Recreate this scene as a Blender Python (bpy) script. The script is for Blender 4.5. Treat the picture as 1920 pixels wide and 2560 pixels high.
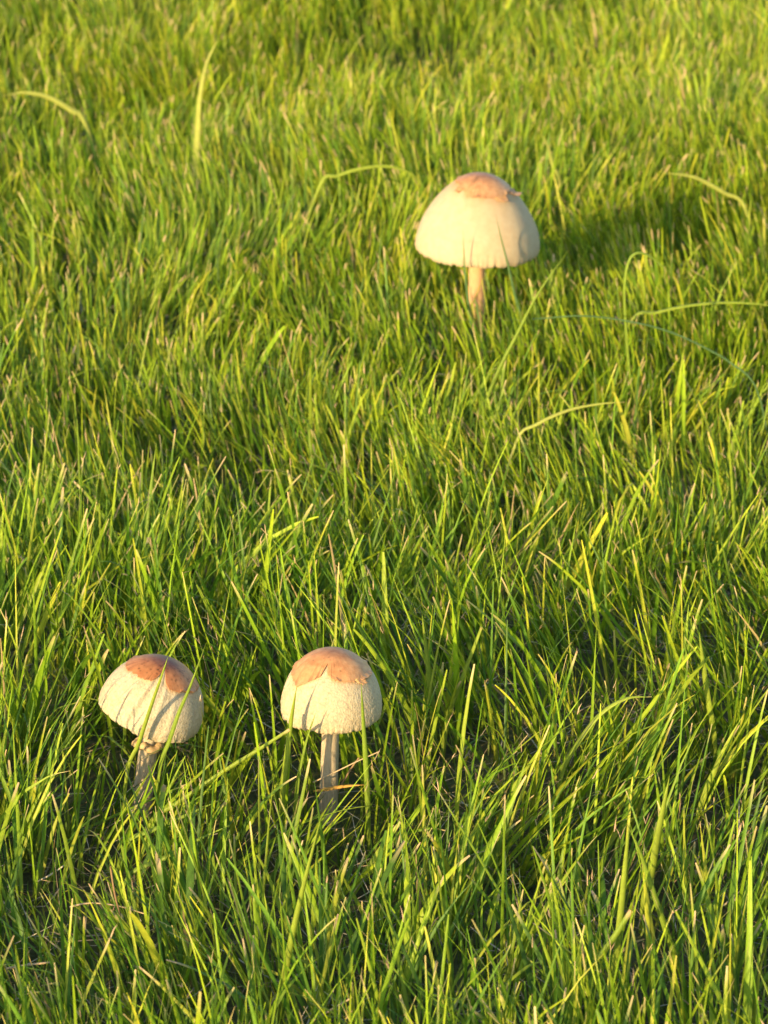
import bpy, math
import numpy as np
from mathutils import Vector

rng = np.random.default_rng(11)
R = math.radians
scene = bpy.context.scene
for o in list(bpy.data.objects):
    bpy.data.objects.remove(o)
COL = scene.collection

# ------------------------------------------------------------------ camera
PW, PH = 1920.0, 2560.0                       # photograph size in pixels
CAM_H, PITCH, VFOV = 0.85, R(20.5), R(18.0)
FPX = PH / 2 / math.tan(VFOV / 2)
cam_d = bpy.data.cameras.new('camera')
cam = bpy.data.objects.new('camera', cam_d)
COL.objects.link(cam)
cam.location = (0, 0, CAM_H)
cam.rotation_euler = (R(90) - PITCH, 0, 0)
cam_d.sensor_fit = 'VERTICAL'
cam_d.sensor_height = 36.0
cam_d.lens = 18.0 / math.tan(VFOV / 2)
cam_d.clip_start, cam_d.clip_end = 0.02, 500
cam_d.dof.use_dof = True
cam_d.dof.focus_distance = 1.88
cam_d.dof.aperture_fstop = 23.0
scene.camera = cam

# ------------------------------------------------------------------ light
SUN_EL, SUN_AZ = R(14.0), R(216.0)            # sun behind the camera's left shoulder
world = bpy.data.worlds.new('World')
scene.world = world
world.use_nodes = True
wn = world.node_tree
sky = wn.nodes.new('ShaderNodeTexSky')
sky.sky_type = 'NISHITA'
sky.sun_disc = False
sky.sun_elevation = SUN_EL
sky.sun_rotation = SUN_AZ
wn.nodes['Background'].inputs['Strength'].default_value = 0.125
wn.links.new(sky.outputs[0], wn.nodes['Background'].inputs['Color'])
sun_d = bpy.data.lights.new('sun', 'SUN')
sun_d.energy = 3.3
sun_d.angle = R(0.6)
sun_d.color = (1.0, 0.71, 0.37)
sun = bpy.data.objects.new('sun', sun_d)
COL.objects.link(sun)
to_sun = Vector((math.sin(SUN_AZ) * math.cos(SUN_EL), math.cos(SUN_AZ) * math.cos(SUN_EL), math.sin(SUN_EL)))
sun.rotation_euler = to_sun.to_track_quat('Z', 'Y').to_euler()
sun.location = to_sun * 5
vs = scene.view_settings
vs.view_transform = 'Standard'
vs.look = 'None'
vs.gamma = 1.0
vs.exposure = 1.57
scene.cycles.use_denoising = True
scene.cycles.max_bounces = 8
scene.cycles.transparent_max_bounces = 8

# ------------------------------------------------------------------ helpers
def ray(px, py):
    """Direction in the world of a photo pixel."""
    u, v = (px - PW / 2) / FPX, (PH / 2 - py) / FPX
    c, s = math.cos(PITCH), math.sin(PITCH)
    return np.array([u, c + v * s, -s + v * c])

def at_z(px, py, z=0.0):
    d = ray(px, py)
    return np.array([0, 0, CAM_H]) + d * ((z - CAM_H) / d[2])

def at_y(px, py, y):
    d = ray(px, py)
    return np.array([0, 0, CAM_H]) + d * (y / d[1])

def tag(o, label=None, cat=None, group=None, kind=None):
    for k, v in (('label', label), ('category', cat), ('group', group), ('kind', kind)):
        if v:
            o[k] = v
    return o

def mesh_np(name, verts, quads=None, tris=None, col=None, smooth=True):
    me = bpy.data.meshes.new(name)
    verts = np.asarray(verts, dtype=np.float32)
    q = np.zeros((0, 4), np.int32) if quads is None else np.asarray(quads, np.int32)
    t = np.zeros((0, 3), np.int32) if tris is None else np.asarray(tris, np.int32)
    me.vertices.add(len(verts))
    me.vertices.foreach_set('co', verts.ravel())
    loops = np.concatenate([q.ravel(), t.ravel()])
    me.loops.add(len(loops))
    me.loops.foreach_set('vertex_index', loops)
    n = len(q) + len(t)
    me.polygons.add(n)
    starts = np.concatenate([np.arange(len(q)) * 4, len(q) * 4 + np.arange(len(t)) * 3])
    me.polygons.foreach_set('loop_start', starts.astype(np.int32))
    me.polygons.foreach_set('use_smooth', np.full(n, smooth))
    me.update(calc_edges=True)
    if col is not None:
        a = me.color_attributes.new('Col', 'FLOAT_COLOR', 'POINT')
        rgba = np.ones((len(verts), 4), np.float32)
        rgba[:, :3] = col
        a.data.foreach_set('color', rgba.ravel())
    me.validate()
    return me

def link(name, me, mat, parent=None):
    o = bpy.data.objects.new(name, me)
    COL.objects.link(o)
    if mat and not me.materials:
        me.materials.append(mat)
    if parent:
        o.parent = parent
    return o

def noise2(x, y, seed=0):
    """Smooth value noise in 0..1."""
    x, y = np.asarray(x, float), np.asarray(y, float)
    xi, yi = np.floor(x).astype(np.int64), np.floor(y).astype(np.int64)
    fx, fy = x - xi, y - yi
    fx, fy = fx * fx * (3 - 2 * fx), fy * fy * (3 - 2 * fy)
    def h(a, b):
        n = (a * 374761393 + b * 668265263 + seed * 974711) & 0x7fffffff
        n = ((n ^ (n >> 13)) * 1274126177) & 0x7fffffff
        n = n ^ (n >> 16)
        return (n & 0xffff) / 65535.0
    return ((h(xi, yi) * (1 - fx) + h(xi + 1, yi) * fx) * (1 - fy)
            + (h(xi, yi + 1) * (1 - fx) + h(xi + 1, yi + 1) * fx) * fy)

def fbm2(x, y, seed=0, octs=3):
    s, a, tot = 0, 1.0, 0
    for k in range(octs):
        s = s + a * noise2(x * 2 ** k, y * 2 ** k, seed + k)
        tot += a
        a *= 0.5
    return s / tot

def worley3(p, seed=0):
    """Distance to the nearest of jittered cell points."""
    c = np.floor(p).astype(np.int64)
    best = np.full(len(p), 9.0)
    for dx in (-1, 0, 1):
        for dy in (-1, 0, 1):
            for dz in (-1, 0, 1):
                q = c + np.array([dx, dy, dz])
                n = (q[:, 0] * 374761393 + q[:, 1] * 668265263 + q[:, 2] * 2147483647 + seed * 9176) & 0x7fffffff
                js = []
                for k in range(3):
                    n = ((n ^ (n >> 13)) * 1274126177 + 12345 * k) & 0x7fffffff
                    js.append(((n >> 7) & 0xffff) / 65535.0)
                d = np.sqrt(((q + np.stack(js, 1) - p) ** 2).sum(1))
                best = np.minimum(best, d)
    return best

def ground_z(x, y):
    x, y = np.asarray(x, float), np.asarray(y, float)
    hollow = np.exp(-((y - 2.32 + 0.18 * x) / 0.21) ** 2) * (0.7 + 0.6 * noise2(x * 1.7 + 3, y * 0.8, 9))  # dip shaped into the ground to darken its near side, brighten its far side
    hollow2 = np.exp(-((x - 0.02) / 0.30) ** 2 - ((y - 3.62) / 0.28) ** 2)  # second dip, added to darken a patch of the far lawn
    return (fbm2(x * 2.1 + 7, y * 2.1, 3, 3) - 0.5) * 0.03 - 0.026 * hollow - 0.03 * hollow2

# ------------------------------------------------------------------ materials
def new_mat(name):
    m = bpy.data.materials.new(name)
    m.use_nodes = True
    nt = m.node_tree
    nt.nodes.clear()
    out = nt.nodes.new('ShaderNodeOutputMaterial')
    return m, nt, out

def N(nt, typ, **kw):
    n = nt.nodes.new(typ)
    for k, v in kw.items():
        if k in n.inputs:
            n.inputs[k].default_value = v
        else:
            setattr(n, k, v)
    return n

def blade_material():
    m, nt, out = new_mat('grass_blade')
    L = nt.links.new
    att = N(nt, 'ShaderNodeAttribute', attribute_name='Col')
    geo = N(nt, 'ShaderNodeNewGeometry')
    no = N(nt, 'ShaderNodeTexNoise', Scale=260.0, Detail=3.0)
    L(geo.outputs['Position'], no.inputs['Vector'])
    mr = N(nt, 'ShaderNodeMapRange')
    mr.inputs['To Min'].default_value = 0.72
    mr.inputs['To Max'].default_value = 1.25
    L(no.outputs['Fac'], mr.inputs['Value'])
    mul = N(nt, 'ShaderNodeVectorMath', operation='SCALE')
    L(att.outputs['Color'], mul.inputs[0])
    L(mr.outputs[0], mul.inputs['Scale'])
    p = N(nt, 'ShaderNodeBsdfPrincipled')
    p.inputs['Roughness'].default_value = 0.48
    p.inputs['Specular IOR Level'].default_value = 0.22
    L(mul.outputs[0], p.inputs['Base Color'])
    tr = N(nt, 'ShaderNodeBsdfTranslucent')
    tc = N(nt, 'ShaderNodeVectorMath', operation='MULTIPLY')
    tc.inputs[1].default_value = (1.25, 1.2, 0.55)
    L(mul.outputs[0], tc.inputs[0])
    L(tc.outputs[0], tr.inputs['Color'])
    mix = N(nt, 'ShaderNodeMixShader')
    mix.inputs[0].default_value = 0.30
    L(p.outputs[0], mix.inputs[1])
    L(tr.outputs[0], mix.inputs[2])
    L(mix.outputs[0], out.inputs['Surface'])
    return m

def straw_material():
    m, nt, out = new_mat('dry_straw')
    L = nt.links.new
    att = N(nt, 'ShaderNodeAttribute', attribute_name='Col')
    p = N(nt, 'ShaderNodeBsdfPrincipled')
    p.inputs['Roughness'].default_value = 0.7
    p.inputs['Specular IOR Level'].default_value = 0.25
    L(att.outputs['Color'], p.inputs['Base Color'])
    L(p.outputs[0], out.inputs['Surface'])
    return m

def ground_material():
    m, nt, out = new_mat('soil_and_thatch')
    L = nt.links.new
    tc = N(nt, 'ShaderNodeTexCoord')
    n1 = N(nt, 'ShaderNodeTexNoise', Scale=90.0, Detail=8.0, Roughness=0.7)
    n2 = N(nt, 'ShaderNodeTexNoise', Scale=9.0, Detail=4.0)
    for n in (n1, n2):
        L(tc.outputs['Object'], n.inputs['Vector'])
    r1 = N(nt, 'ShaderNodeValToRGB')
    e = r1.color_ramp.elements
    e[0].position, e[0].color = 0.3, (0.040, 0.030, 0.012, 1)
    e[1].position, e[1].color = 0.75, (0.17, 0.125, 0.055, 1)
    L(n1.outputs['Fac'], r1.inputs[0])
    r2 = N(nt, 'ShaderNodeValToRGB')
    e = r2.color_ramp.elements
    e[0].position, e[0].color = 0.3, (0.045, 0.075, 0.010, 1)
    e[1].position, e[1].color = 0.75, (0.12, 0.17, 0.022, 1)
    L(n1.outputs['Fac'], r2.inputs[0])
    mx = N(nt, 'ShaderNodeMix', data_type='RGBA')
    ln = N(nt, 'ShaderNodeVectorMath', operation='LENGTH')
    L(tc.outputs['Object'], ln.inputs[0])
    fr = N(nt, 'ShaderNodeMapRange')
    fr.inputs['From Min'].default_value, fr.inputs['From Max'].default_value = 7.0, 10.0
    L(ln.outputs['Value'], fr.inputs['Value'])
    mxx = N(nt, 'ShaderNodeMath', operation='MAXIMUM')
    L(n2.outputs['Fac'], mxx.inputs[0])
    L(fr.outputs[0], mxx.inputs[1])
    L(mxx.outputs[0], mx.inputs[0])
    L(r1.outputs[0], mx.inputs[6])
    L(r2.outputs[0], mx.inputs[7])
    p = N(nt, 'ShaderNodeBsdfPrincipled')
    p.inputs['Roughness'].default_value = 0.95
    L(mx.outputs[2], p.inputs['Base Color'])
    b = N(nt, 'ShaderNodeBump')
    b.inputs['Distance'].default_value = 0.01
    L(n1.outputs['Fac'], b.inputs['Height'])
    L(b.outputs[0], p.inputs['Normal'])
    L(p.outputs[0], out.inputs['Surface'])
    return m

def flesh_material(name, base, dark, scale, bump, cell=950.0, sss=0.0018, rough=0.75):
    """Mushroom flesh: base colour with finer darker specks and a fine nap."""
    m, nt, out = new_mat(name)
    L = nt.links.new
    tc = N(nt, 'ShaderNodeTexCoord')
    att = N(nt, 'ShaderNodeAttribute', attribute_name='Col')
    n1 = N(nt, 'ShaderNodeTexNoise', Scale=scale, Detail=6.0, Roughness=0.65)
    vo = N(nt, 'ShaderNodeTexVoronoi', Scale=cell)
    n3 = N(nt, 'ShaderNodeTexNoise', Scale=cell * 1.7, Detail=3.0)
    for n in (n1, vo, n3):
        L(tc.outputs['Object'], n.inputs['Vector'])
    ramp = N(nt, 'ShaderNodeValToRGB')
    e = ramp.color_ramp.elements
    e[0].position, e[0].color = 0.32, (*dark, 1)
    e[1].position, e[1].color = 0.62, (*base, 1)
    L(n1.outputs['Fac'], ramp.inputs[0])
    mul = N(nt, 'ShaderNodeVectorMath', operation='MULTIPLY')
    L(ramp.outputs[0], mul.inputs[0])
    L(att.outputs['Color'], mul.inputs[1])
    p = N(nt, 'ShaderNodeBsdfPrincipled')
    p.inputs['Roughness'].default_value = rough
    p.inputs['Specular IOR Level'].default_value = 0.25
    p.inputs['Subsurface Weight'].default_value = 0.25
    p.inputs['Subsurface Radius'].default_value = (1.0, 0.6, 0.35)
    p.inputs['Subsurface Scale'].default_value = sss
    L(mul.outputs[0], p.inputs['Base Color'])
    add = N(nt, 'ShaderNodeMath', operation='MULTIPLY_ADD')
    add.inputs[1].default_value = 0.6
    L(n3.outputs['Fac'], add.inputs[0])
    L(vo.outputs['Distance'], add.inputs[2])
    b = N(nt, 'ShaderNodeBump')
    b.inputs['Strength'].default_value = bump
    b.inputs['Distance'].default_value = 0.0006
    b.invert = True
    L(add.outputs[0], b.inputs['Height'])
    L(b.outputs[0], p.inputs['Normal'])
    L(p.outputs[0], out.inputs['Surface'])
    return m

M_BLADE, M_STRAW, M_GROUND = blade_material(), straw_material(), ground_material()
M_CAP = flesh_material('cream_cap_flesh', (0.43, 0.375, 0.252), (0.37, 0.31, 0.195), 420, 0.45)
M_CAP_SMOOTH = flesh_material('smooth_cream_cap_flesh', (0.405, 0.34, 0.222), (0.365, 0.295, 0.185), 160, 0.15)
M_SKIN = flesh_material('brown_cap_skin', (0.36, 0.175, 0.072), (0.28, 0.118, 0.044), 260, 0.12, rough=0.5)
M_STEM = flesh_material('buff_stem_flesh', (0.42, 0.36, 0.24), (0.36, 0.30, 0.19), 150, 0.2)
M_GILL = flesh_material('pale_gill_flesh', (0.34, 0.29, 0.21), (0.30, 0.25, 0.18), 150, 0.1)

# ------------------------------------------------------------------ ground
def build_ground():
    fine = np.linspace(-6, 6, 241)
    coarse = np.array([7, 9, 12, 20, 40, 80, 160, 300.])
    ax = np.concatenate([-coarse[::-1], fine, coarse])
    ay = ax + 3.0
    X, Y = np.meshgrid(ax, ay)
    Z = ground_z(X, Y)
    n = len(ax)
    v = np.stack([X.ravel(), Y.ravel(), Z.ravel()], 1)
    i, j = np.meshgrid(np.arange(n - 1), np.arange(n - 1))
    a = (j * n + i).ravel()
    q = np.stack([a, a + 1, a + n + 1, a + n], 1)
    o = link('ground', mesh_np('ground', v, q), M_GROUND)
    tag(o, 'brown soil and dead thatch under the lawn', 'ground', kind='structure')
build_ground()

# ------------------------------------------------------------------ mushrooms
def catmull(pts, t):
    """Sample an open Catmull-Rom curve through pts (k,d) at t in 0..1."""
    pts = np.asarray(pts, float)
    k = len(pts)
    P = np.vstack([2 * pts[0] - pts[1], pts, 2 * pts[-1] - pts[-2]])
    u = np.clip(np.asarray(t, float), 0, 1) * (k - 1)
    i = np.minimum(u.astype(int), k - 2)
    f = (u - i)[..., None]
    a, b, c, d = P[i], P[i + 1], P[i + 2], P[i + 3]
    return 0.5 * (2 * b + (c - a) * f + (2 * a - 5 * b + 4 * c - d) * f ** 2 + (3 * b - a - 3 * c + d) * f ** 3)

class Profile:
    """Half outline of a cap, parametrised by arc length 0 (top) .. 1 (rim)."""
    def __init__(self, pts, Rr, H):
        dense = catmull(pts, np.linspace(0, 1, 800)) * np.array([Rr, H])
        # mirror the start so that the apex is flat
        dense[:, 0] = np.maximum(dense[:, 0], 0)
        s = np.concatenate([[0], np.cumsum(np.hypot(*np.diff(dense, axis=0).T))])
        self.s, self.d = s / s[-1], dense
    def __call__(self, s):
        r = np.interp(s, self.s, self.d[:, 0])
        z = np.interp(s, self.s, self.d[:, 1])
        e = 0.004
        r2 = np.interp(np.clip(s + e, 0, 1), self.s, self.d[:, 0]) - np.interp(np.clip(s - e, 0, 1), self.s, self.d[:, 0])
        z2 = np.interp(np.clip(s + e, 0, 1), self.s, self.d[:, 1]) - np.interp(np.clip(s - e, 0, 1), self.s, self.d[:, 1])
        l = np.hypot(r2, z2) + 1e-12
        return r, z, -z2 / l, r2 / l          # radius, height, normal (radial, up)

def grid_quads(rows, cols, wrap=True):
    i, j = np.meshgrid(np.arange(rows - 1), np.arange(cols if wrap else cols - 1), indexing='ij')
    a = (i * cols + j).ravel()
    b = (i * cols + (j + 1) % cols).ravel()
    return np.stack([a, a + cols, b + cols, b], 1)

def mushroom(label, base, cap_c, cap_R, cap_H, prof_pts, patch, tilt, stem_r, seed,
             wart, ridge, cap_mat, apex_dark, dots=0, wave=0.0, spin=0.0, flakes=(), ring=False, rag=0.012, stem_tint=(1, 1, 1), skin_tint=(1, 1, 1), fade=0.03):
    """base: stem foot; cap_c: centre of the rim plane; patch: [(azimuth, arc)] of the brown skin, azimuth 0 = -Y side, + = +X."""
    rg = np.random.default_rng(seed)
    root = bpy.data.objects.new('mushroom', None)
    COL.objects.link(root)
    root.location = base
    root.empty_display_size = 0.02
    tag(root, label, 'mushroom', 'mushrooms growing in the lawn')
    pr = Profile(prof_pts, cap_R, cap_H)
    off = np.array(cap_c) - np.array(base)
    ax, ay = tilt
    cx, sx, cy, sy = math.cos(ax), math.sin(ax), math.cos(ay), math.sin(ay)
    RX = np.array([[1, 0, 0], [0, cx, -sx], [0, sx, cx]])
    RY = np.array([[cy, 0, sy], [0, 1, 0], [-sy, 0, cy]])
    Rm = RY @ RX
    def place(p):
        return p @ Rm.T + off
    pb = np.array(patch, float)
    def patch_s(b):                            # arc of the skin edge at azimuth b (radians)
        b = (np.degrees(b) + 180) % 360 - 180
        xs = np.concatenate([pb[:, 0] - 360, pb[:, 0], pb[:, 0] + 360])
        ys = np.tile(pb[:, 1], 3)
        s = np.interp(b, xs, ys)
        s = s + (fbm2(b * 0.16 + 50, b * 0 + seed, seed, 3) - 0.5) * rag * 3
        s = s + (noise2(b * 0.7 + 90, b * 0 + seed, seed + 5) - 0.5) * rag
        return np.clip(s, 0.03, 0.9)
    def surf(b, s):
        """Point and normal of the cap, with the low lumps and waves of the real thing."""
        r, z, nr, nz = pr(s)
        w = s ** 3
        lump = (fbm2(np.cos(b) * 1.3 + 9, np.sin(b) * 1.3 + s * 1.5, seed + 20, 2) - 0.5) * cap_R * 0.06 * s
        zz = z + w * wave * cap_R * (np.sin(2 * b + seed) * 0.5 + np.sin(3 * b + 1.3 * seed) * 0.35)
        rr = r + lump
        p = np.stack([rr * np.sin(b), -rr * np.cos(b), zz], -1)
        n = np.stack([nr * np.sin(b), -nr * np.cos(b), nz], -1)
        return p, n
    # --- cap: outer flesh
    nb, ns = 320, 115
    b = np.arange(nb) / nb * 2 * np.pi
    s = np.linspace(0.0, 1.0, ns) ** 0.92
    S, B = np.meshgrid(s, b, indexing='ij')
    P, Nn = surf(B, S)
    pf = P.reshape(-1, 3)
    ps = patch_s(B)
    out = np.clip((S - ps) / 0.03, 0, 1)       # 0 under the skin
    rim = np.clip((S - 0.45) / 0.5, 0, 1)
    w1 = worley3(pf / 0.00130, seed).reshape(S.shape)
    w2 = worley3(pf / 0.0028 + 40, seed + 3).reshape(S.shape)
    bump = (0.55 - w1) * 1.0 + (0.5 - w2) * 0.9 * rim
    amp = wart * (0.35 + 0.65 * rim) * out
    # ribs where the torn flesh is stretched between the skin and the rim
    rib = np.zeros_like(S)
    for (b0, wd, a) in ridge:
        db = (np.degrees(B) - b0 + 180) % 360 - 180
        win = np.exp(-(db / wd) ** 2)
        rib += a * win * (noise2(db * 0.16 + 30 + 3.0 * S, S * 1.5, seed + 8) - 0.55) * 2
    crim = (noise2(np.degrees(B) * 0.45, S * 0 + seed, seed + 9) - 0.5) * np.clip((S - 0.86) / 0.14, 0, 1) * cap_R * 0.03
    P = P + Nn * (bump * amp + rib * 0.00055 * out + crim)[..., None]
    P[..., 2] -= np.clip((S - 0.93) / 0.07, 0, 1) * (noise2(np.degrees(B) * 0.3, S * 0 + 3, seed + 12)) * cap_R * 0.035
    # underside: rim turned in, up to the stem
    ru = np.array([0.93, 0.86, 0.6, 0.3, 0.12])
    zu = np.array([-0.01, 0.05, 0.22, 0.32, 0.36])
    und = []
    rim_r = np.hypot(P[-1, :, 0], P[-1, :, 1]); rim_z = P[-1, :, 2]
    for k in range(len(ru)):
        f = k / (len(ru) - 1)
        rr = rim_r * ru[k] / 0.96
        zz = rim_z * (1 - f) + zu[k] * cap_H
        und.append(np.stack([rr * np.sin(b), -rr * np.cos(b), zz], -1))
    allP = np.concatenate([P, np.array(und)], 0)
    rows = allP.shape[0]
    col = np.ones((rows, nb, 3))
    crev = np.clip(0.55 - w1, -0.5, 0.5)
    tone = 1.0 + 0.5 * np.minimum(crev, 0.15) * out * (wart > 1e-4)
    warm = fbm2(np.sin(B) * 2 + 5, S * 3 + np.cos(B), seed + 30, 3) - 0.5
    col[:ns, :, 0] = tone
    col[:ns, :, 1] = tone * (0.985 + 0.10 * warm)
    col[:ns, :, 2] = tone * (0.96 + 0.25 * warm)
    stain = np.exp(-(np.maximum(S - ps, 0) / fade) ** 1.3) * (0.35 + 1.1 * fbm2(np.degrees(B) * 0.09, S * 14, seed + 33, 3)) * 0.75
    spots = np.clip(worley3(pf / 0.0065 + 11, seed + 6).reshape(S.shape) * -6 + 1.1, 0, 1) * np.clip(noise2(B * 2.1 + 8, S * 7, seed + 34) - 0.5, 0, 1) * 0.9
    stain = np.clip(stain + spots, 0, 0.9)[..., None]
    col[:ns] = col[:ns] * (1 - stain) + col[:ns] * stain * np.array([0.92, 0.66, 0.46])
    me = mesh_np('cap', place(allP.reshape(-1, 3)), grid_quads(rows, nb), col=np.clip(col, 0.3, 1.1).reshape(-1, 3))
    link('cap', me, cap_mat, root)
    # --- brown skin left on the crown, a thin layer with a torn edge
    nr = 60
    f = np.concatenate([np.linspace(0, 1, nr), [1.0, 0.99]])
    F, B2 = np.meshgrid(f, b, indexing='ij')
    S2 = F * patch_s(B2)
    P2, N2 = surf(B2, S2)
    lift = np.full_like(F, 0.00042)
    lift[-2] = 0.00012
    lift[-1] = -0.0005
    lift += (fbm2(np.degrees(B2) * 0.05, F * 3, seed + 40, 2) - 0.5) * 0.0002 * np.clip(F * 1.2 - 0.2, 0, 1) * (lift > 0.0003)
    curl = np.clip((F - 0.9) / 0.1, 0, 1) * np.clip(noise2(np.degrees(B2) * 0.09 + 4, F * 0 + 1, seed + 41) - 0.45, 0, 1) * 0.0030
    curl[-1] = 0
    P2 = P2 + N2 * (lift + curl)[..., None]
    c2 = np.ones(F.shape + (3,))
    streak = fbm2(np.degrees(B2) * 0.12, F * 2.2, seed + 42, 3)
    t2 = 0.86 + 0.3 * streak
    edge = np.clip((F - 0.75) / 0.25, 0, 1) * 0.10
    dk = apex_dark * np.exp(-(S2 / 0.19) ** 2) * (0.75 + 0.5 * fbm2(P2[..., 0] * 300, P2[..., 1] * 300, seed + 47, 3))
    fib = np.clip(noise2(np.degrees(B2) * 0.55, F * 2.0, seed + 48) - 0.62, 0, 1) * np.clip(noise2(np.degrees(B2) * 0.07, F * 3, seed + 49) - 0.45, 0, 1) * 4
    mott = fbm2(P2[..., 0] * 260, P2[..., 1] * 260, seed + 43, 3)
    t2 = t2 * (1 - edge) * (0.80 + 0.40 * mott) * (1 - np.clip(fib, 0, 0.6))
    c2[..., 0] = t2 * (1 - 0.62 * dk)
    c2[..., 1] = t2 * (1 - 0.70 * dk)
    c2[..., 2] = t2 * (1 - 0.55 * dk)
    # paler towards +X side where the skin is thin
    pale = np.clip((np.sin(B2) * F - 0.15) * 1.0, 0, 1)[..., None] * np.array([0.25, 0.50, 0.70])
    c2 = c2 * (1 + pale) * np.array(skin_tint)
    for _ in range(dots):                      # dark flecks
        bb, ff = rg.uniform(-1.6, 1.6), rg.uniform(0.3, 0.95)
        q, _n = surf(np.array([bb]), np.array([ff * patch_s(np.array([bb]))[0]]))
        d = np.linalg.norm(P2 - q[0], axis=-1)
        c2 *= (1 - 0.8 * np.exp(-(d / rg.uniform(0.0003, 0.00075)) ** 2))[..., None]
    me = mesh_np('crown_skin', place(P2.reshape(-1, 3)), grid_quads(len(f), nb), col=c2.reshape(-1, 3))
    sk = link('crown_skin', me, M_SKIN, root)
    tag(sk, 'smooth tan brown skin with a torn edge')
    # --- loose flakes of skin
    for (bd, sd, size, curlv) in flakes:
        bb = R(bd)
        q, n_ = surf(np.array([bb]), np.array([sd])); q, n_ = q[0], n_[0]
        q2, _ = surf(np.array([bb]), np.array([sd + 0.02])); t_ = q2[0] - q; t_ /= np.linalg.norm(t_)
        sd_ = np.cross(n_, t_)
        us = np.linspace(-1, 1, 9); vsx = np.linspace(0, 1, 9)
        top, bot = [], []
        for i, v_ in enumerate(vsx):
            ang = v_ * curlv
            dr = (math.sin(ang) / max(curlv, .1), (1 - math.cos(ang)) / max(curlv, .1))
            for u_ in us:
                wd = size * (0.85 + 0.3 * noise2(u_ * 2 + 10, v_ * 2, seed + i)) * (1 - 0.35 * v_)
                pnt = q + t_ * dr[0] * size * 1.6 + n_ * (0.0004 + dr[1] * size * 1.6) + sd_ * u_ * wd * (1 + 0.2 * math.sin(5 * v_ + bd))
                pnt = pnt + n_ * 0.0006 * noise2(u_ * 3 + 4, v_ * 3 + bd, 5)
                top.append(pnt); bot.append(pnt - n_ * 0.0007 * (1 - abs(u_) * 0.5))
        allv = np.array(top + bot)
        qd = grid_quads(9, 9, False)
        ring_i = [i for i in range(9)] + [9 * k + 8 for k in range(1, 9)] + [80 - k for k in range(1, 9)] + [9 * k for k in range(7, 0, -1)]
        side = [(ring_i[k], ring_i[(k + 1) % len(ring_i)], ring_i[(k + 1) % len(ring_i)] + 81, ring_i[k] + 81) for k in range(len(ring_i))]
        qa = np.concatenate([qd, qd[:, ::-1] + 81, np.array(side)])
        me = mesh_np('skin_flake', place(allv), qa, col=np.full((len(allv), 3), (1.35, 1.6, 1.6)))
        link('skin_flake', me, M_SKIN, root)
    # --- gills: thin radial plates under the cap
    gv, gq = [], []
    ng = 90
    for k in range(ng):
        a = k / ng * 2 * np.pi
        j = int(a / (2 * np.pi) * nb) % nb
        full = k % 2 == 0
        rs = np.linspace(0.18 if full else 0.5, 0.90, 6)
        for r_ in rs:
            zt = np.interp(r_, [0.12, 0.3, 0.6, 0.86, 0.93], [0.36, 0.32, 0.22, 0.07, 0.03]) * cap_H + 0.001
            zb = zt - 0.006 * cap_R / 0.03 * np.sin(np.clip((r_ - 0.1) / 0.82, 0, 1) * np.pi) - 0.001
            for zz in (zb, zt):
                gv.append((r_ * rim_r[j] * np.sin(a), -r_ * rim_r[j] * np.cos(a), zz + rim_z[j] * r_ * 0.5))
        o0 = k * 12
        gq += [(o0 + 2 * i, o0 + 2 * i + 1, o0 + 2 * i + 3, o0 + 2 * i + 2) for i in range(5)]
    gv = np.array(gv)
    g = link('gills', mesh_np('gills', place(gv), gq, col=np.ones((len(gv), 3)), smooth=False), M_GILL, root)
    tag(g, kind='stuff')
    # --- stem
    top = place(np.array([[0, 0, 0.40 * cap_H]]))[0]
    foot = np.array([0, 0, -0.01])
    nrow, ncol = 60, 40
    t = np.linspace(0, 1, nrow)
    bend = place(np.array([[0, 0, -0.5 * cap_H]]))[0]
    ctr = ((1 - t) ** 2)[:, None] * foot + (2 * t * (1 - t))[:, None] * (0.5 * foot + 0.5 * bend) + (t ** 2)[:, None] * top
    ph = np.arange(ncol) / ncol * 2 * np.pi
    T, Ph = np.meshgrid(t, ph, indexing='ij')
    rad = stem_r * (1.12 - 0.2 * T + 0.35 * np.clip(0.16 - T, 0, 1) * 3) * (1 + 0.05 * (fbm2(np.cos(Ph) * 2 + 7, T * 6 + np.sin(Ph), seed + 50, 2) - 0.5) * 2)
    rad = rad * (1 + 0.022 * (noise2(np.degrees(Ph) * 0.11, T * 2, seed + 51) - 0.5) * 2)
    V = np.stack([ctr[:, 0][:, None] + rad * np.cos(Ph), ctr[:, 1][:, None] + rad * np.sin(Ph), np.repeat(ctr[:, 2][:, None], ncol, 1)], -1)
    fl = 0.91 + 0.18 * fbm2(np.degrees(Ph) * 0.06, T * 3, seed + 52, 3)
    sc = np.stack([fl * stem_tint[0] * (0.92 + 0.1 * T), fl * stem_tint[1] * (0.86 + 0.16 * T), fl * stem_tint[2] * (0.82 + 0.2 * T)], -1)
    me = mesh_np('stem', V.reshape(-1, 3), grid_quads(nrow, ncol), col=sc.reshape(-1, 3))
    link('stem', me, M_STEM, root)
    if ring:                                   # ragged veil ring on the stem below the cap
        t0 = 0.70
        k = int(t0 * (nrow - 1))
        c0, r0 = ctr[k], stem_r * 1.0
        rows_ = []
        for (dr, dz) in ((0.95, 0.0016), (1.25, 0.0022), (1.55, 0.0008), (1.6, -0.0012), (1.35, -0.0022), (0.95, -0.0016)):
            jag = 1 + (noise2(np.degrees(ph) * 0.05, ph * 0, seed + 60) - 0.5) * 0.5 * (dr > 1)
            rr = r0 * dr * jag
            rows_.append(np.stack([c0[0] + rr * np.cos(ph), c0[1] + rr * np.sin(ph), c0[2] + dz + (noise2(np.degrees(ph) * 0.04 + 9, ph * 0, seed + 61) - 0.5) * 0.004], -1))
        rv = np.array(rows_).reshape(-1, 3)
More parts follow.
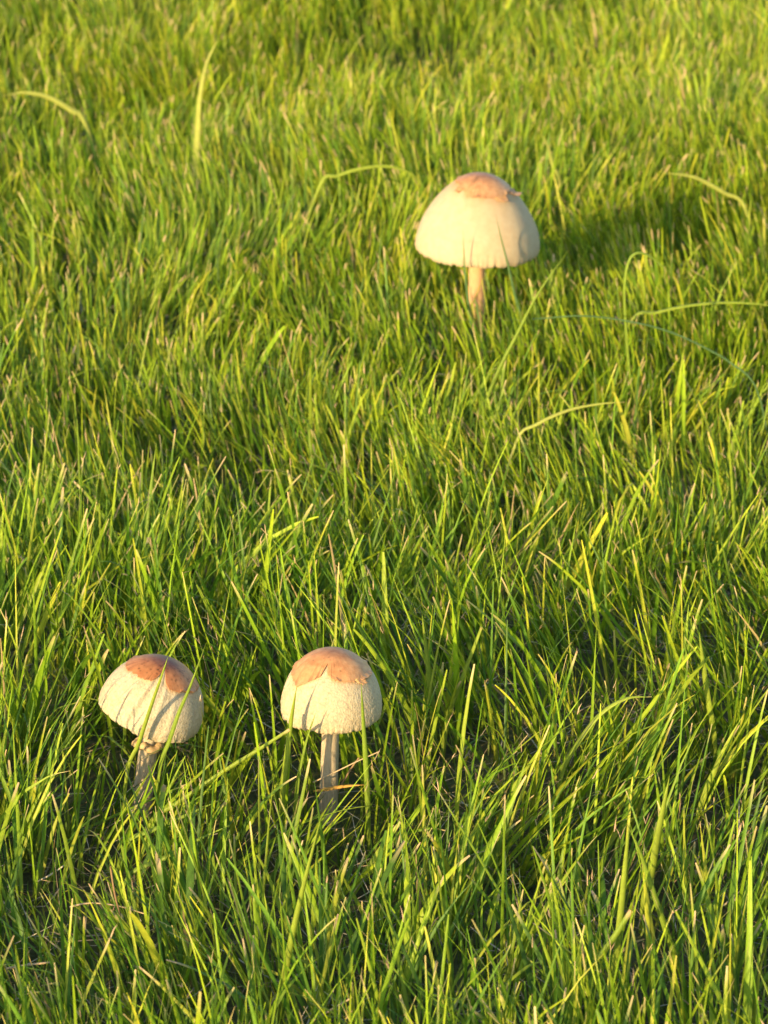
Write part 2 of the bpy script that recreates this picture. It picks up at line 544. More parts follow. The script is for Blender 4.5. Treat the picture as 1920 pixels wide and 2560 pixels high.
        link('ring', mesh_np('ring', rv, grid_quads(6, ncol)[:, ::-1], col=np.full((len(rv), 3), (1.15, 0.95, 0.7))), M_STEM, root)
    return root

DOME = [(0, 1), (0.13, 0.992), (0.28, 0.963), (0.46, 0.888), (0.63, 0.775), (0.79, 0.61), (0.91, 0.41), (0.98, 0.2), (1.0, 0.04), (0.985, -0.05), (0.95, -0.08)]
BELL = [(0, 1), (0.13, 0.990), (0.27, 0.950), (0.42, 0.868), (0.57, 0.750), (0.72, 0.595), (0.85, 0.42), (0.94, 0.25), (0.99, 0.09), (1.0, -0.02), (0.975, -0.07)]

def g3(px, py):
    p = at_z(px, py)
    p[2] = float(ground_z(p[0], p[1]))
    return p

b1, b2, b3 = g3(352, 2050), g3(818, 2060), g3(1190, 850)
def cap_at(px, py, b):
    return at_y(px, py, b[1])
c1, c2, c3 = cap_at(377, 1776, b1), cap_at(828, 1768, b2), cap_at(1193, 608, b3)

MUSH = [(b1, c1, 0.0315, 0.040), (b2, c2, 0.0302, 0.0405), (b3, c3, 0.0545, 0.062)]
mushroom('small cream mushroom with dark-speckled brown crown and tilted cap', b1, c1, 0.0312, 0.0335, DOME,
         [(-180, .42), (-110, .44), (-80, .45), (-55, .40), (-35, .375), (-20, .36), (-12, .31), (-5, .20), (1, .09), (5, .18), (9, .33), (16, .39), (32, .41), (50, .44), (80, .48), (110, .44)],
         (R(3), R(17)), 0.0056, 3, 0.00032, [(-35, 30, 2.6), (12, 14, 1.4)], M_CAP, 1.0, dots=70, wave=0.05, ring=True, rag=0.012, skin_tint=(1.08, 0.98, 0.92))
mushroom('small warty cream mushroom with clean orange-tan crown and bare pale stem', b2, c2, 0.0302, 0.0362, DOME,
         [(-180, .45), (-120, .48), (-95, .50), (-75, .51), (-58, .535), (-52, .565), (-47, .53), (-32, .45), (-18, .36), (-11, .22), (-7, .33), (2, .41), (20, .435), (40, .45), (60, .47), (80, .49), (110, .48), (140, .46)],
         (R(2), R(1)), 0.0053, 8, 0.00036, [(-62, 26, 3.0), (-25, 14, 1.0)], M_CAP, 0.35, dots=12, wave=0.02,
         flakes=[(50, .43, 0.0035, 0.7)], skin_tint=(1.28, 1.36, 1.45))
mushroom('largest mushroom, smooth bell-shaped cream cap standing alone in the lawn', b3, c3, 0.0540, 0.0620, BELL,
         [(-180, .28), (-110, .24), (-70, .24), (-45, .27), (-25, .32), (0, .345), (25, .345), (50, .33), (75, .30), (120, .28)],
         (R(2), R(2)), 0.0072, 14, 0.00006, [(0, 70, 0.12)], M_CAP_SMOOTH, 0.5, dots=3, wave=0.02, rag=0.016,
         flakes=[(38, .335, 0.0055, 0.9), (78, .33, 0.006, 1.1), (-48, .27, 0.004, 0.6)], stem_tint=(1.2, 0.88, 0.68), skin_tint=(1.32, 1.5, 1.7), fade=0.06)

# ------------------------------------------------------------------ lawn
GREENS = np.array([[0.172, 0.278, 0.014], [0.240, 0.330, 0.019], [0.100, 0.204, 0.014], [0.310, 0.345, 0.030], [0.070, 0.150, 0.018]])
TAN = np.array([0.60, 0.42, 0.25])

def make_blades(root, L, W, lean, tilt0, curve, face, ts, keel, cut, colr, tipc, tip0=0.90):
    """Every blade a folded strip; all arguments arrays of length n. Returns verts, quads, colours."""
    n, k = len(L), len(ts)
    seg = np.diff(ts)
    pts = np.zeros((n, k, 3))
    dirs = np.zeros((n, k, 3))
    lx, ly = np.cos(lean), np.sin(lean)
    for i in range(k):
        tl = tilt0 + curve * ts[i] ** 1.6
        d = np.stack([np.sin(tl) * lx, np.sin(tl) * ly, np.cos(tl)], 1)
        dirs[:, i] = d
        if i:
            dm = dirs[:, i - 1] + d
            dm /= np.linalg.norm(dm, axis=1, keepdims=True)
            pts[:, i] = pts[:, i - 1] + dm * (L * seg[i - 1])[:, None]
    pts += root[:, None, :]
    fh = np.stack([np.cos(face), np.sin(face), np.zeros(n)], 1)[:, None, :]
    side = fh - (fh * dirs).sum(-1, keepdims=True) * dirs
    side /= np.linalg.norm(side, axis=-1, keepdims=True) + 1e-9
    nor = np.cross(side, dirs)
    taper = np.where(cut[:, None], 1 - 0.60 * ts[None] ** 2.0, np.maximum(1 - ts[None] ** 2.0, 0.04))
    w = W[:, None] * taper * (0.55 + 0.45 * np.clip(ts[None] / 0.3, 0, 1))
    last = np.where(cut, 0.7, 1.0)
    w[:, -1] *= last
    half = (side * w[..., None] * 0.5)
    if keel:
        mid = pts - nor * (w * 0.16)[..., None]
        V = np.stack([pts - half, mid, pts + half], 2)     # n,k,3,3
        m = 3
    else:
        V = np.stack([pts - half, pts + half], 2)
        m = 2
    C = np.repeat(colr[:, None, :], k, 1)
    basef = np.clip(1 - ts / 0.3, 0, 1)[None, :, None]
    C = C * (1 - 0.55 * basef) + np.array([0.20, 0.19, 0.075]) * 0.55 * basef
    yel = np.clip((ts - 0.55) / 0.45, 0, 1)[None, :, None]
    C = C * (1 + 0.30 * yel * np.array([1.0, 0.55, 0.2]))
    tipm = (np.clip((ts - tip0) / 0.05, 0, 1)[None, :] * tipc[:, None])[..., None]
    C = C * (1 - tipm) + TAN * tipm
    C = np.repeat(C[:, :, None, :], m, 2)
    if keel:
        C[:, :, 1] *= 1.12
    i = np.arange(k - 1)[:, None] * m + np.arange(m - 1)[None]
    q0 = np.stack([i, i + 1, i + 1 + m, i + m], -1).reshape(-1, 4)
    q = (np.arange(n)[:, None, None] * (k * m) + q0[None]).reshape(-1, 4)
    return V.reshape(-1, 3), q, C.reshape(-1, 3), pts

def in_core(x, y, mx=0.40):
    return (y > 1.15) & (y < 5.0) & (np.abs(x) < 0.122 * y + mx)

def height_field(x, y):
    return 0.72 + 0.62 * fbm2(x * 3.3 + 3, y * 3.3 + 1, 70, 3)

BARE = [(at_z(640, 1190, 0.02), 0.06), (at_z(1850, 2250, 0.0), 0.05), (at_z(1500, 2330, 0.0), 0.045), (at_z(60, 2480, 0.0), 0.04), (at_z(1060, 140, 0.02), 0.12)]

def lawn():
    # shoots in a box, thinned to the core area
    dens = 13000
    x0, x1, y0, y1 = -1.02, 1.02, 1.13, 5.0
    n = int(dens * (x1 - x0) * (y1 - y0))
    sx, sy = rng.uniform(x0, x1, n), rng.uniform(y0, y1, n)
    keep = in_core(sx, sy)
    clump = fbm2(sx * 26, sy * 26, 81, 2)
    keep &= rng.random(n) < np.clip(0.35 + 1.3 * (clump - 0.2), 0.15, 1)
    bare = np.zeros(n)
    for c, r in BARE:
        bare = np.maximum(bare, np.exp(-((sx - c[0]) ** 2 + ((sy - c[1]) * 0.8) ** 2) / r ** 2))
    keep &= rng.random(n) > 0.6 * bare
    keep &= rng.random(n) < np.clip(0.48 + (sy - 1.9) * 0.9, 0.48, 1.0)
    sx, sy, bare = sx[keep], sy[keep], bare[keep]
    n = len(sx)
    # lean of the sward: slow vector field plus clump-level scatter
    ang = fbm2(sx * 2.6 + 40, sy * 2.6, 90, 2) * 4 * np.pi
    amt = 0.10 + 0.38 * fbm2(sx * 3.7, sy * 3.7 + 9, 91, 2)
    ang2 = noise2(sx * 30, sy * 30, 92) * 4 * np.pi
    svx = np.cos(ang) * amt + 0.16 * np.cos(ang2) + rng.normal(0, 0.13, n)
    svy = np.sin(ang) * amt + 0.16 * np.sin(ang2) + rng.normal(0, 0.13, n)
    nb = rng.choice([1, 2, 3, 4], n, p=[0.15, 0.35, 0.35, 0.15])
    idx = np.repeat(np.arange(n), nb)
    m = len(idx)
    x = sx[idx] + rng.normal(0, 0.0022, m)
    y = sy[idx] + rng.normal(0, 0.0022, m)
    vx = svx[idx] + rng.normal(0, 0.17, m)
    vy = svy[idx] + rng.normal(0, 0.17, m)
    tilt = np.clip(np.hypot(vx, vy), 0.02, 1.15) * (1 - 0.32 * np.clip((y - 2.1) / 0.5, 0, 1))
    lean = np.arctan2(vy, vx)
    L = (0.070 - 0.008 * np.clip((y - 2) / 0.6, 0, 1)) * height_field(x, y) * rng.lognormal(0, 1.0, m) ** np.where(y > 2.35, 0.20, 0.30) * (1 - 0.45 * bare[idx])
    L = np.clip(L, 0.018, 0.118)
    W = np.clip(0.0022 * rng.lognormal(0, 0.33, m), 0.0010, 0.0050) * np.where(L < 0.035, 0.8, 1.0) * (1 - 0.22 * np.clip((y - 2.0) / 0.6, 0, 1))
    fat = rng.random(m) < 0.045
    W, L = np.where(fat, np.clip(W * 1.6, 0, 0.0058), W), np.where(fat, np.clip(L * 1.15, 0, 0.118), L)
    curve = np.abs(rng.normal(0.0, 0.28, m)) + np.where(rng.random(m) < 0.08, rng.uniform(0.5, 1.5, m), 0)
    face = lean + np.pi / 2 + rng.normal(0, 0.7, m)
    # flat sides turned to the sun, more so farther off, to brighten the lawn
    turn = rng.random(m) < np.clip(0.25 + 0.35 * (y - 1.9), 0.25, 0.6)
    face = np.where(turn, math.atan2(to_sun.y, to_sun.x) + np.pi / 2 + rng.normal(0, 0.55, m), face)
    cut = rng.random(m) < 0.52
    tipc = np.where(cut, (rng.random(m) < np.where(y > 2.3, 0.42, 0.62)) * rng.uniform(0.5, 1, m), (rng.random(m) < 0.2) * rng.uniform(0.3, 0.9, m))
    ci = rng.choice(5, m, p=[0.32, 0.24, 0.2, 0.12, 0.12])
    patchy = (fbm2(x * 4.2, y * 4.2, 95, 3) - 0.5)
    colr = GREENS[ci] * rng.uniform(0.72, 1.28, (m, 1)) * (1 + patchy[:, None] * np.array([0.55, 0.3, 0.2]))
    dead = rng.random(m) < 0.012
    colr[dead] = np.array([0.42, 0.33, 0.15]) * rng.uniform(0.5, 0.9, (dead.sum(), 1))
    z = ground_z(x, y) - 0.003
    root = np.stack([x, y, z], 1)
    # --- room for the mushrooms
    ok = np.ones(m, bool)
    for (bb, cc, cr, ch) in MUSH:
        dx, dy = x - bb[0], y - bb[1]
        ok &= np.hypot(dx, dy) > 0.011
        under = np.hypot(x - cc[0], y - cc[1]) < cr * 1.02
        top = cc[2] - z - 0.012
        L = np.where(under, np.minimum(L, np.maximum(top, 0.02) * rng.uniform(0.5, 0.95, m)), L)
        # blades standing in front of the cap mostly stay below the line of sight to its rim
        slope = (CAM_H - cc[2]) / cc[1]
        front = (y < cc[1]) & (y > cc[1] - 0.25) & (np.abs(x - cc[0]) < cr * 1.05)
        lim = (cc[2] - 0.2 * cr - z) + slope * (cc[1] - y) - cr * slope * 0.9
        few = rng.random(m) < 0.07
        L = np.where(front & ~few, np.minimum(L, np.maximum(lim, 0.02)), L)
        tilt = np.where(front & ~few & (L > lim * 0.8), tilt * 0.7, tilt)
    # the stems of the two small mushrooms show almost to the ground
    for k, hv, wv in ((0, 0.048, 0.011), (1, 0.014, 0.013), (2, 0.07, 0.012)):
        bb, cc = MUSH[k][:2]
        slope = (CAM_H - bb[2]) / bb[1]
        f = (y < bb[1]) & (y > bb[1] - 0.13) & (np.abs(x - bb[0]) < wv)
        lim = hv + slope * (bb[1] - y) * 0.95
        L = np.where(f & (rng.random(m) > 0.10), np.minimum(L, np.maximum(lim, 0.008)), L)
    def sel(mask, ts, keel, tip0=0.90):
        return make_blades(root[mask], L[mask], W[mask], lean[mask], tilt[mask], curve[mask], face[mask], ts, keel, cut[mask], colr[mask], tipc[mask], tip0)
    # --- keep the stems (and most of the caps) as clear of grass as they stand
    _, _, _, pa = make_blades(root, L, W, lean, tilt, curve, face, np.linspace(0, 1, 9), False, cut, colr, tipc)
    cc_, ss_ = math.cos(PITCH), math.sin(PITCH)
    dz = pa[..., 2] - CAM_H
    dep = pa[..., 1] * cc_ - dz * ss_
    ppx = PW / 2 + FPX * pa[..., 0] / dep
    ppy = PH / 2 - FPX * (pa[..., 1] * ss_ + dz * cc_) / dep
    roll = rng.random(m)
    for (ax0, ax1, ay0, ay1, k, pr_) in ((782, 858, 1832, 2000, 1, 0.93), (334, 386, 1856, 1910, 0, 0.75), (1160, 1222, 664, 700, 2, 0.5),
                                        (246, 510, 1640, 1855, 0, 0.66), (704, 952, 1620, 1828, 1, 0.88), (1040, 1348, 436, 655, 2, 0.72)):
        hit = ((ppx > ax0) & (ppx < ax1) & (ppy > ay0) & (ppy < ay1)).any(1) & (y < MUSH[k][0][1] + 0.03)
        ok &= ~(hit & (roll < pr_))
    # nothing grows through a cap
    for (bb, cc, cr, ch) in MUSH:
        e = ((pa[..., 0] - cc[0]) / cr) ** 2 + ((pa[..., 1] - cc[1]) / cr) ** 2 + ((pa[..., 2] - cc[2]) / ch) ** 2
        ok &= ~((e < 1.1) & (pa[..., 2] > cc[2] - 0.006)).any(1)
    near = ok & (y < 2.45)
    far = ok & ~near
    tsn = np.array([0, 0.22, 0.45, 0.68, 0.86, 0.93, 1.0])
    tsf = np.array([0, 0.3, 0.62, 0.87, 0.92, 1.0])
    v1, q1, k1, p1 = sel(near, tsn, True)
    v2, q2, k2, p2 = sel(far, tsf, False, 0.875)
    # torn fibres at the mown ends
    fr = np.repeat(np.nonzero(rng.random(near.sum()) < 0.10)[0], 2)
    d_ = p1[fr, -1] - p1[fr, -2]
    d_ /= np.linalg.norm(d_, axis=1, keepdims=True)
    nf = len(fr)
    lf = np.arctan2(d_[:, 1], d_[:, 0]) + rng.normal(0, 0.5, nf)
    v3, q3, k3, _ = make_blades(p1[fr, -1] - d_ * 0.002 + rng.normal(0, 0.0003, (nf, 3)), rng.uniform(0.003, 0.010, nf), rng.uniform(0.0005, 0.0009, nf), lf,
                                np.arccos(np.clip(d_[:, 2], -1, 1)) + rng.normal(0, 0.25, nf), rng.normal(0.1, 0.7, nf), lf + 1.57 + rng.normal(0, 0.6, nf),
                                np.array([0, 0.5, 1.0]), False, np.zeros(nf, bool), np.tile(TAN, (nf, 1)), np.zeros(nf))
    k3 = np.repeat(TAN[None] * rng.uniform(0.6, 1.1, (nf, 1)), 6, 0)
    v2, q2, k2 = np.concatenate([v2, v3]), np.concatenate([q2, q3 + len(v2)]), np.concatenate([k2, k3])
    V = np.concatenate([v1, v2]); Q = np.concatenate([q1, q2 + len(v1)]); K = np.concatenate([k1, k2])
    print('lawn blades', near.sum(), far.sum(), 'quads', len(Q))
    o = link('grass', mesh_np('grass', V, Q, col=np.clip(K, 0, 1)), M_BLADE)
    tag(o, 'mown green lawn grass with tan cut tips', 'grass', kind='stuff')

    # --- the lawn going on around: one sod of the same grass repeated over the ground
    T = 0.35
    n = int(22000 * T * T)
    x, y = rng.uniform(-T / 2, T / 2, n), rng.uniform(-T / 2, T / 2, n)
    lean = rng.uniform(0, 2 * np.pi, n)
    cutm = rng.random(n) < 0.5
    v, q, kcol, _ = make_blades(np.stack([x, y, np.full(n, -0.010)], 1), 0.074 * rng.lognormal(0, 0.26, n),
                                0.0023 * rng.lognormal(0, 0.3, n), lean, np.abs(rng.normal(0.12, 0.22, n)), np.abs(rng.normal(0, 0.35, n)),
                                lean + np.pi / 2 + rng.normal(0, 0.8, n), np.array([0, 0.3, 0.62, 0.86, 1.0]), False, cutm,
                                GREENS[rng.choice(5, n, p=[0.32, 0.24, 0.2, 0.12, 0.12])] * rng.uniform(0.72, 1.28, (n, 1)), (rng.random(n) < 0.3) * 0.7, 0.88)
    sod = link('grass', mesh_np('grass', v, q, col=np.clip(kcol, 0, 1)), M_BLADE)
    tag(sod, 'patch of lawn grass outside the mushroom patch', 'grass', kind='stuff')
    gx, gy = np.meshgrid(np.arange(-20, 21) * T, 3.0 + np.arange(-20, 21) * T)
    gx, gy = gx.ravel(), gy.ravel()
    inside = (gy > 1.32) & (gy < 4.84) & (np.abs(gx) < 0.122 * gy + 0.24)
    kp = ~inside & (np.hypot(gx, gy - 3.0) < 7.0)
    gx, gy = gx[kp], gy[kp]
    P = np.stack([gx, gy, ground_z(gx, gy)], 1)
    sod.location = P[0]
    pm = bpy.data.meshes.new('lawn_points')
    pm.vertices.add(len(P) - 1)
    pm.vertices.foreach_set('co', P[1:].astype(np.float32).ravel())
    a = pm.attributes.new('turn', 'FLOAT_VECTOR', 'POINT')
    rot = np.zeros((len(P) - 1, 3), np.float32)
    rot[:, 2] = rng.integers(0, 4, len(P) - 1) * (np.pi / 2)
    a.data.foreach_set('vector', rot.ravel())
    field = link('grass', pm, None)
    ng = bpy.data.node_groups.new('repeat_sod', 'GeometryNodeTree')
    ng.interface.new_socket('Geometry', in_out='INPUT', socket_type='NodeSocketGeometry')
    ng.interface.new_socket('Geometry', in_out='OUTPUT', socket_type='NodeSocketGeometry')
    gi, go = ng.nodes.new('NodeGroupInput'), ng.nodes.new('NodeGroupOutput')
    iop, oi, na = ng.nodes.new('GeometryNodeInstanceOnPoints'), ng.nodes.new('GeometryNodeObjectInfo'), ng.nodes.new('GeometryNodeInputNamedAttribute')
    na.data_type = 'FLOAT_VECTOR'
    na.inputs['Name'].default_value = 'turn'
    oi.inputs['Object'].default_value = sod
    oi.inputs['As Instance'].default_value = True
    ng.links.new(gi.outputs[0], iop.inputs['Points'])
    ng.links.new(oi.outputs['Geometry'], iop.inputs['Instance'])
    ng.links.new(na.outputs['Attribute'], iop.inputs['Rotation'])
    ng.links.new(iop.outputs[0], go.inputs[0])
    field.modifiers.new('repeat_sod', 'NODES').node_group = ng
    tag(field, 'green lawn grass spreading around the mushroom patch', 'grass', kind='stuff')

    # --- fine leaves low in the sward
    n = 70000
    x, y = rng.uniform(x0, x1, n), rng.uniform(y0, y1, n)
    kp = in_core(x, y, 0.2)
    x, y = x[kp], y[kp]
    n = len(x)
    lean = rng.uniform(0, 2 * np.pi, n)
    v, q, kcol, _ = make_blades(np.stack([x, y, ground_z(x, y) - 0.002], 1), rng.uniform(0.015, 0.040, n), rng.uniform(0.0010, 0.0022, n),
                                lean, rng.uniform(0.2, 1.1, n), rng.uniform(0, 0.7, n), lean + np.pi / 2 + rng.normal(0, 0.6, n),
                                np.array([0, 0.4, 0.8, 1.0]), False, rng.random(n) < 0.2,
                                GREENS[rng.choice(5, n)] * rng.uniform(0.6, 1.05, (n, 1)), np.zeros(n))
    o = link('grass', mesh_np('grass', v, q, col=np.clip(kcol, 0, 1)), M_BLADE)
    tag(o, 'short fine grass leaves low between the taller blades', 'grass', kind='stuff')

    # --- thatch: dead fibres lying at the foot of the grass
    n = 42000
    x, y = rng.uniform(x0, x1, n), rng.uniform(y0, 3.6, n)
    kp = in_core(x, y, 0.12)
    x, y = x[kp], y[kp]
    n = len(x)
    lean = rng.uniform(0, 2 * np.pi, n)
    v, q, _, _ = make_blades(np.stack([x, y, ground_z(x, y) + rng.uniform(-0.001, 0.012, n)], 1), rng.uniform(0.012, 0.045, n), rng.uniform(0.0004, 0.0012, n),
                             lean, rng.uniform(1.0, 1.6, n), rng.normal(0.0, 0.6, n), lean + np.pi / 2 + rng.normal(0, 1, n),
                             np.array([0, 0.35, 0.7, 1.0]), False, rng.random(n) < 0.6, np.ones((n, 3)), np.zeros(n))
    base = np.array([[0.42, 0.34, 0.20], [0.32, 0.24, 0.13], [0.24, 0.17, 0.09], [0.5, 0.44, 0.3]])[rng.choice(4, n)] * rng.uniform(0.6, 1.1, (n, 1))
    o = link('thatch', mesh_np('thatch', v, q, col=np.repeat(base, 8, 0)), M_STRAW)
    tag(o, 'pale dead grass fibres lying at the foot of the lawn', 'thatch', kind='stuff')

lawn()

# ------------------------------------------------------------------ single blades, stalks and straws that stand out
def strand(name, label, cat, pix, width, colr, z0=0.04, depth=0.0, tip=None, base_tip=1.0, face=0.35, straw=False, group=None, taper='leaf', root=True, fold=0.18, before=None):
    """A leaf or stalk through photo points; its distance comes from the ground it is rooted in (first point at height z0)."""
    p0 = at_z(pix[0][0], pix[0][1], z0)
    Y = p0[1] if before is None else MUSH[before][1][1] - MUSH[before][2] - 0.007   # stands just clear of that cap
    P = []
    for i, (a, b_) in enumerate(pix):
        f = i / max(len(pix) - 1, 1)
        P.append(at_y(a, b_, Y + depth * f))
    P = np.array(P)
    if root:                                   # carry it down to the soil
        d = P[0] - P[1]
        d /= np.linalg.norm(d)
        d = d * 0.45 + np.array([0, 0, -1.0])
        d /= -d[2]
        g = P[0] + d * (P[0][2] - float(ground_z(P[0][0], P[0][1])) + 0.004)
        P = np.vstack([g, P])
    k = 26
    t = np.linspace(0, 1, k)
    ctr = catmull(P, t)
    tan = np.gradient(ctr, axis=0)
    tan /= np.linalg.norm(tan, axis=1, keepdims=True)
    view = ctr - np.array([0, 0, CAM_H])
    view /= np.linalg.norm(view, axis=1, keepdims=True)
    sd = np.cross(tan, view)
    sd /= np.linalg.norm(sd, axis=1, keepdims=True)
    nn = np.cross(sd, tan)
    fa = face + 0.5 * np.sin(t * 2.2 + pix[0][0])
    side = sd * np.cos(fa)[:, None] + nn * np.sin(fa)[:, None]
    nor = np.cross(side, tan)
    if taper == 'leaf':
        w = width * np.minimum(1, 0.55 + t * 1.5) * np.clip(1 - t ** 3.2, 0.05, 1)
    elif taper == 'cut':
        w = width * np.minimum(1, 0.6 + t * 1.5) * (1 - 0.4 * t ** 2)
    else:
        w = width * (1.0 - 0.35 * t)
    thick = width * 0.10
    if taper == 'stalk':
        m = 6
        an = np.arange(m) / m * 2 * np.pi
        V = ctr[:, None] + 0.5 * w[:, None, None] * (np.cos(an)[None, :, None] * side[:, None] + np.sin(an)[None, :, None] * nor[:, None])
    else:                                      # folded leaf with thickness
        m = 6
        mid = -nor * (w * fold)[:, None]
        e = nor * np.minimum(thick, w * 0.2)[:, None] * 0.5
        V = np.stack([ctr - side * w[:, None] / 2 + e, ctr + mid + e, ctr + side * w[:, None] / 2 + e,
                      ctr + side * w[:, None] / 2 - e, ctr + mid - e, ctr - side * w[:, None] / 2 - e], 1)
    C = np.repeat(np.array(colr)[None], k, 0) * (1 + 0.18 * (noise2(t * 9 + pix[0][1], t * 0, 5) - 0.5))[:, None]
    if tip is not None:
        f = np.clip((t - tip) / 0.06, 0, 1)[:, None]
        C = C * (1 - f) + TAN * f
    C = np.repeat(C[:, None], m, 1)
    base = P[0]
    vv = V.reshape(-1, 3)
    n0 = len(vv)
    q = grid_quads(k, m)
    caps = []
    for o_ in (0, (k - 1) * m):
        r_ = [o_ + i for i in range(m)]
        if taper == 'stalk':
            caps += [(r_[0], r_[1], r_[2], r_[3]), (r_[0], r_[3], r_[4], r_[5])]
        else:
            caps += [(r_[0], r_[1], r_[4], r_[5]), (r_[1], r_[2], r_[3], r_[4])]
    me = mesh_np(name, vv - base, np.concatenate([q, np.array(caps)]), col=C.reshape(-1, 3))
    o = link(name, me, M_STRAW if straw else M_BLADE)
    o.location = base
    tag(o, label, cat, group)
    return o

G1, G2, G3, G4 = (0.25, 0.33, 0.035), (0.19, 0.28, 0.03), (0.33, 0.37, 0.075), (0.10, 0.19, 0.065)
S1, S2, S3 = (0.42, 0.32, 0.18), (0.26, 0.17, 0.08), (0.42, 0.24, 0.05)
GB = 'grass blades standing out of the lawn'
GS = 'dead straws lying in the lawn'
blade = lambda label, pix, w, c, **kw: strand('grass_blade', label, 'grass blade', pix, w, c, group=GB, **kw)
straw = lambda label, pix, w, c, **kw: strand('dry_straw', label, 'straw', pix, w, c, group=GS, straw=True, **kw)

blade('tall broad grass blade rising well above the lawn, its tip bent over', [(490, 420), (494, 330), (500, 240), (516, 160), (548, 92)], 0.0075, G3, z0=0.05)
blade('pale grass blade arching low over dark grass, far beyond the small mushrooms', [(212, 306), (178, 276), (120, 243), (60, 232), (8, 240)], 0.0060, G3, z0=0.06, tip=0.97)
blade('slender grass blade arching against the side of the largest cap', [(800, 462), (842, 440), (900, 422), (968, 416), (1030, 436), (1066, 478)], 0.0036, G1, z0=0.08)
blade('pale grass blade curving over the shadow of the largest mushroom', [(1862, 520), (1812, 484), (1752, 450), (1710, 438), (1656, 432)], 0.0042, G3, z0=0.06, tip=0.96)
blade('long bright grass blade bowing sideways from the upright weed leaf', [(1578, 800), (1640, 782), (1710, 766), (1800, 757), (1880, 759), (1990, 772)], 0.0034, G1, z0=0.055)
blade('upright weed leaf crossing the base of the long bowing blade, its tip nodding over', [(1584, 1010), (1572, 920), (1563, 800), (1561, 710), (1574, 648), (1602, 632), (1642, 654), (1684, 692)], 0.0034, G2, z0=0.02)
blade('pale green blade leaning sideways with its tip at the upright weed leaf', [(1290, 1106), (1340, 1062), (1420, 1026), (1500, 1010), (1562, 1005)], 0.0029, G3, z0=0.045, tip=0.95)
blade('thin blue-green stem running slantwise past the upright weed leaf', [(1895, 980), (1830, 910), (1757, 867), (1680, 832), (1594, 808), (1465, 790), (1330, 798)], 0.0017, G4, z0=0.05, taper='stalk')
blade('very long thin blade slanting up towards the largest cap rim', [(1216, 1010), (1250, 920), (1292, 838), (1345, 735), (1420, 628)], 0.0032, G2, z0=0.03)
blade('thin dark green blade standing before the largest mushroom stem', [(1180, 840), (1174, 780), (1164, 700), (1160, 640), (1158, 572)], 0.0022, G4, z0=0.03, before=2)
blade('thin dark green blade slanting across the largest cap', [(1304, 800), (1288, 740), (1270, 662), (1254, 600), (1239, 534)], 0.0022, G4, z0=0.03, before=2)
blade('pale short blade standing behind the largest mushroom', [(1398, 450), (1384, 420), (1372, 372), (1352, 330)], 0.0042, G3, z0=0.05)
blade('long slanting blade reaching from one small mushroom to the other cap', [(380, 2052), (440, 2010), (560, 1928), (650, 1872), (724, 1824)], 0.0029, G1, z0=0.028, taper='cut', tip=0.95)
blade('low slanting blade below the dark-speckled mushroom, upper of two', [(316, 2110), (380, 2076), (470, 2036), (546, 2002)], 0.0030, G2, z0=0.03)
blade('low slanting blade below the dark-speckled mushroom, lower of two', [(322, 2190), (400, 2150), (490, 2102), (572, 2064)], 0.0032, G2, z0=0.025)
blade('broad grass blade bending over sideways with a dry tip', [(1408, 1926), (1450, 1850), (1504, 1783), (1568, 1746), (1630, 1742)], 0.0042, G1, z0=0.03, tip=0.95)
blade('straight wide pointed blade leaning back beside the bent broad blade', [(1786, 1846), (1772, 1760), (1758, 1660), (1748, 1580)], 0.0046, G1, z0=0.03)
blade('straight bright pointed blade leaning against its upright neighbour near the clean-crowned mushroom', [(1118, 1800), (1150, 1710), (1180, 1632), (1204, 1568)], 0.0038, G1, z0=0.03, taper='cut', tip=0.97)
blade('upright bright pointed blade standing behind the clean-crowned mushroom', [(1084, 1800), (1074, 1700), (1064, 1610), (1055, 1535)], 0.0040, G1, z0=0.03)
blade('broad sunlit blade standing tall in thin grass', [(1612, 2240), (1630, 2170), (1646, 2080), (1660, 2010), (1674, 1940)], 0.0046, G1, z0=0.02)
blade('long straight blade with dry tip slanting over bare thatch', [(1430, 2496), (1470, 2432), (1530, 2350), (1578, 2276)], 0.0040, G2, z0=0.025, taper='cut', tip=0.93)
blade('very long dark blade leaning the opposite way over thin grass', [(1712, 2470), (1680, 2370), (1630, 2220), (1600, 2130), (1568, 2060)], 0.0036, G2, z0=0.015)
blade('tall straight blade leaning on the long dark blade', [(1530, 2500), (1540, 2400), (1556, 2240), (1566, 2130), (1572, 2070)], 0.0040, G1, z0=0.02)
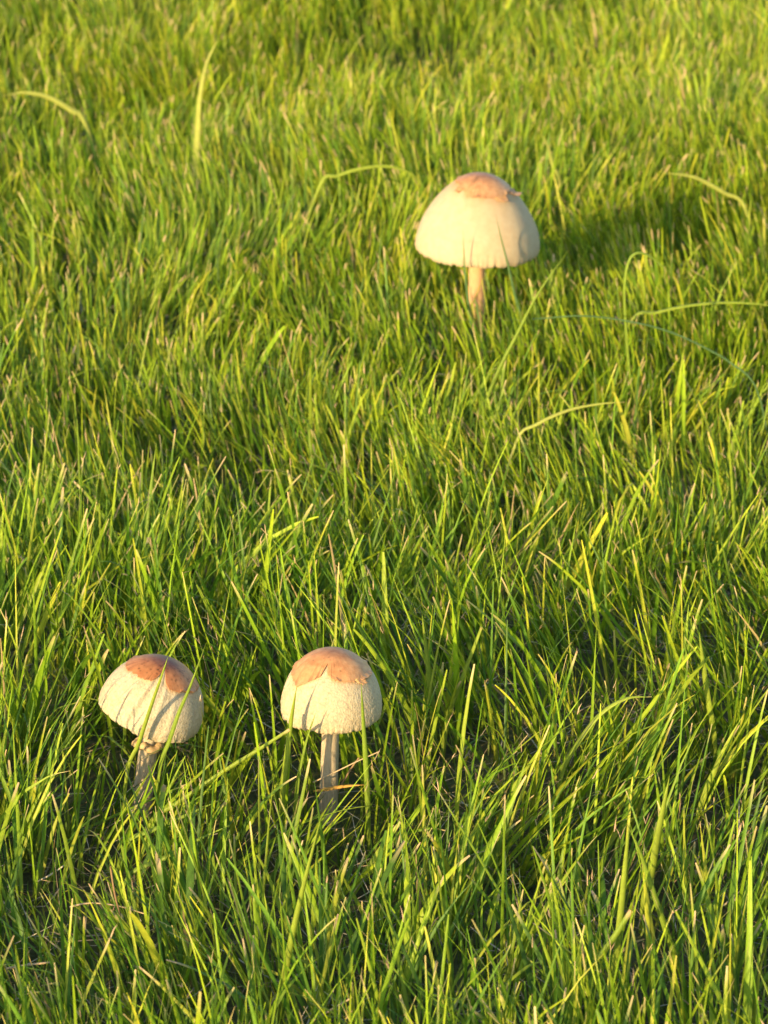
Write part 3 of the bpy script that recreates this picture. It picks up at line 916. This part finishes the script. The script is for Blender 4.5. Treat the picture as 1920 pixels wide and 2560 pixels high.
blade('tall straight pointed blade rising from beyond the low slanting blades', [(700, 2520), (722, 2380), (760, 2210), (806, 2030)], 0.0038, G1, z0=0.015)
blade('stout blade in front of the clean-crowned stem, crossing its cap edge', [(706, 1990), (716, 1900), (728, 1800), (742, 1716)], 0.0040, G1, z0=0.03, before=1)
blade('pointed blade before the clean-crowned cap rim', [(735, 2080), (744, 1960), (764, 1860), (790, 1780)], 0.0032, G2, z0=0.02, before=1)
blade('pointed blade standing across the sunless edge of the clean-crowned cap', [(920, 2030), (914, 1900), (908, 1800), (903, 1706)], 0.0034, G2, z0=0.02, before=1)
blade('long blade sweeping across the dark-speckled cap', [(318, 1932), (346, 1860), (376, 1770), (404, 1690), (420, 1642)], 0.0026, G1, z0=0.035, before=0)
blade('slim blade sweeping past the sunless edge of the dark-speckled cap', [(398, 1930), (424, 1850), (448, 1780), (478, 1710), (516, 1606)], 0.0027, G2, z0=0.05, before=0)
straw('orange-yellow dry leaf lying across the clean-crowned stem foot', [(784, 1978), (812, 1974), (846, 1968), (880, 1964), (914, 1962)], 0.0022, S3, z0=0.03, root=False, depth=-0.004)
straw('grey-brown straw slanting across the clean-crowned stem', [(782, 1956), (830, 1934), (890, 1905), (950, 1878)], 0.0010, S1, z0=0.035, root=False, taper='stalk')
straw('crooked dead stem rising beside the clean-crowned stem foot', [(826, 2016), (842, 1982), (862, 1948), (880, 1918), (898, 1894)], 0.0016, S2, z0=0.012, root=False, taper='stalk')
straw('thin arched straw hooped over short grass', [(174, 2268), (206, 2260), (243, 2258), (300, 2266), (360, 2284)], 0.0011, S1, z0=0.035, root=False, taper='stalk')
straw('stiff pale straw stub lying level on the grass', [(16, 2422), (60, 2414), (124, 2406)], 0.0016, S1, z0=0.03, root=False, taper='stalk')
straw('short pale straw slanting out of the grass foot', [(781, 2552), (826, 2526), (880, 2494)], 0.0016, S1, z0=0.03, root=False, taper='stalk')
straw('thin brown dead stem standing upright in green grass', [(316, 2370), (302, 2300), (286, 2230), (276, 2166)], 0.0015, S2, z0=0.015, taper='stalk')
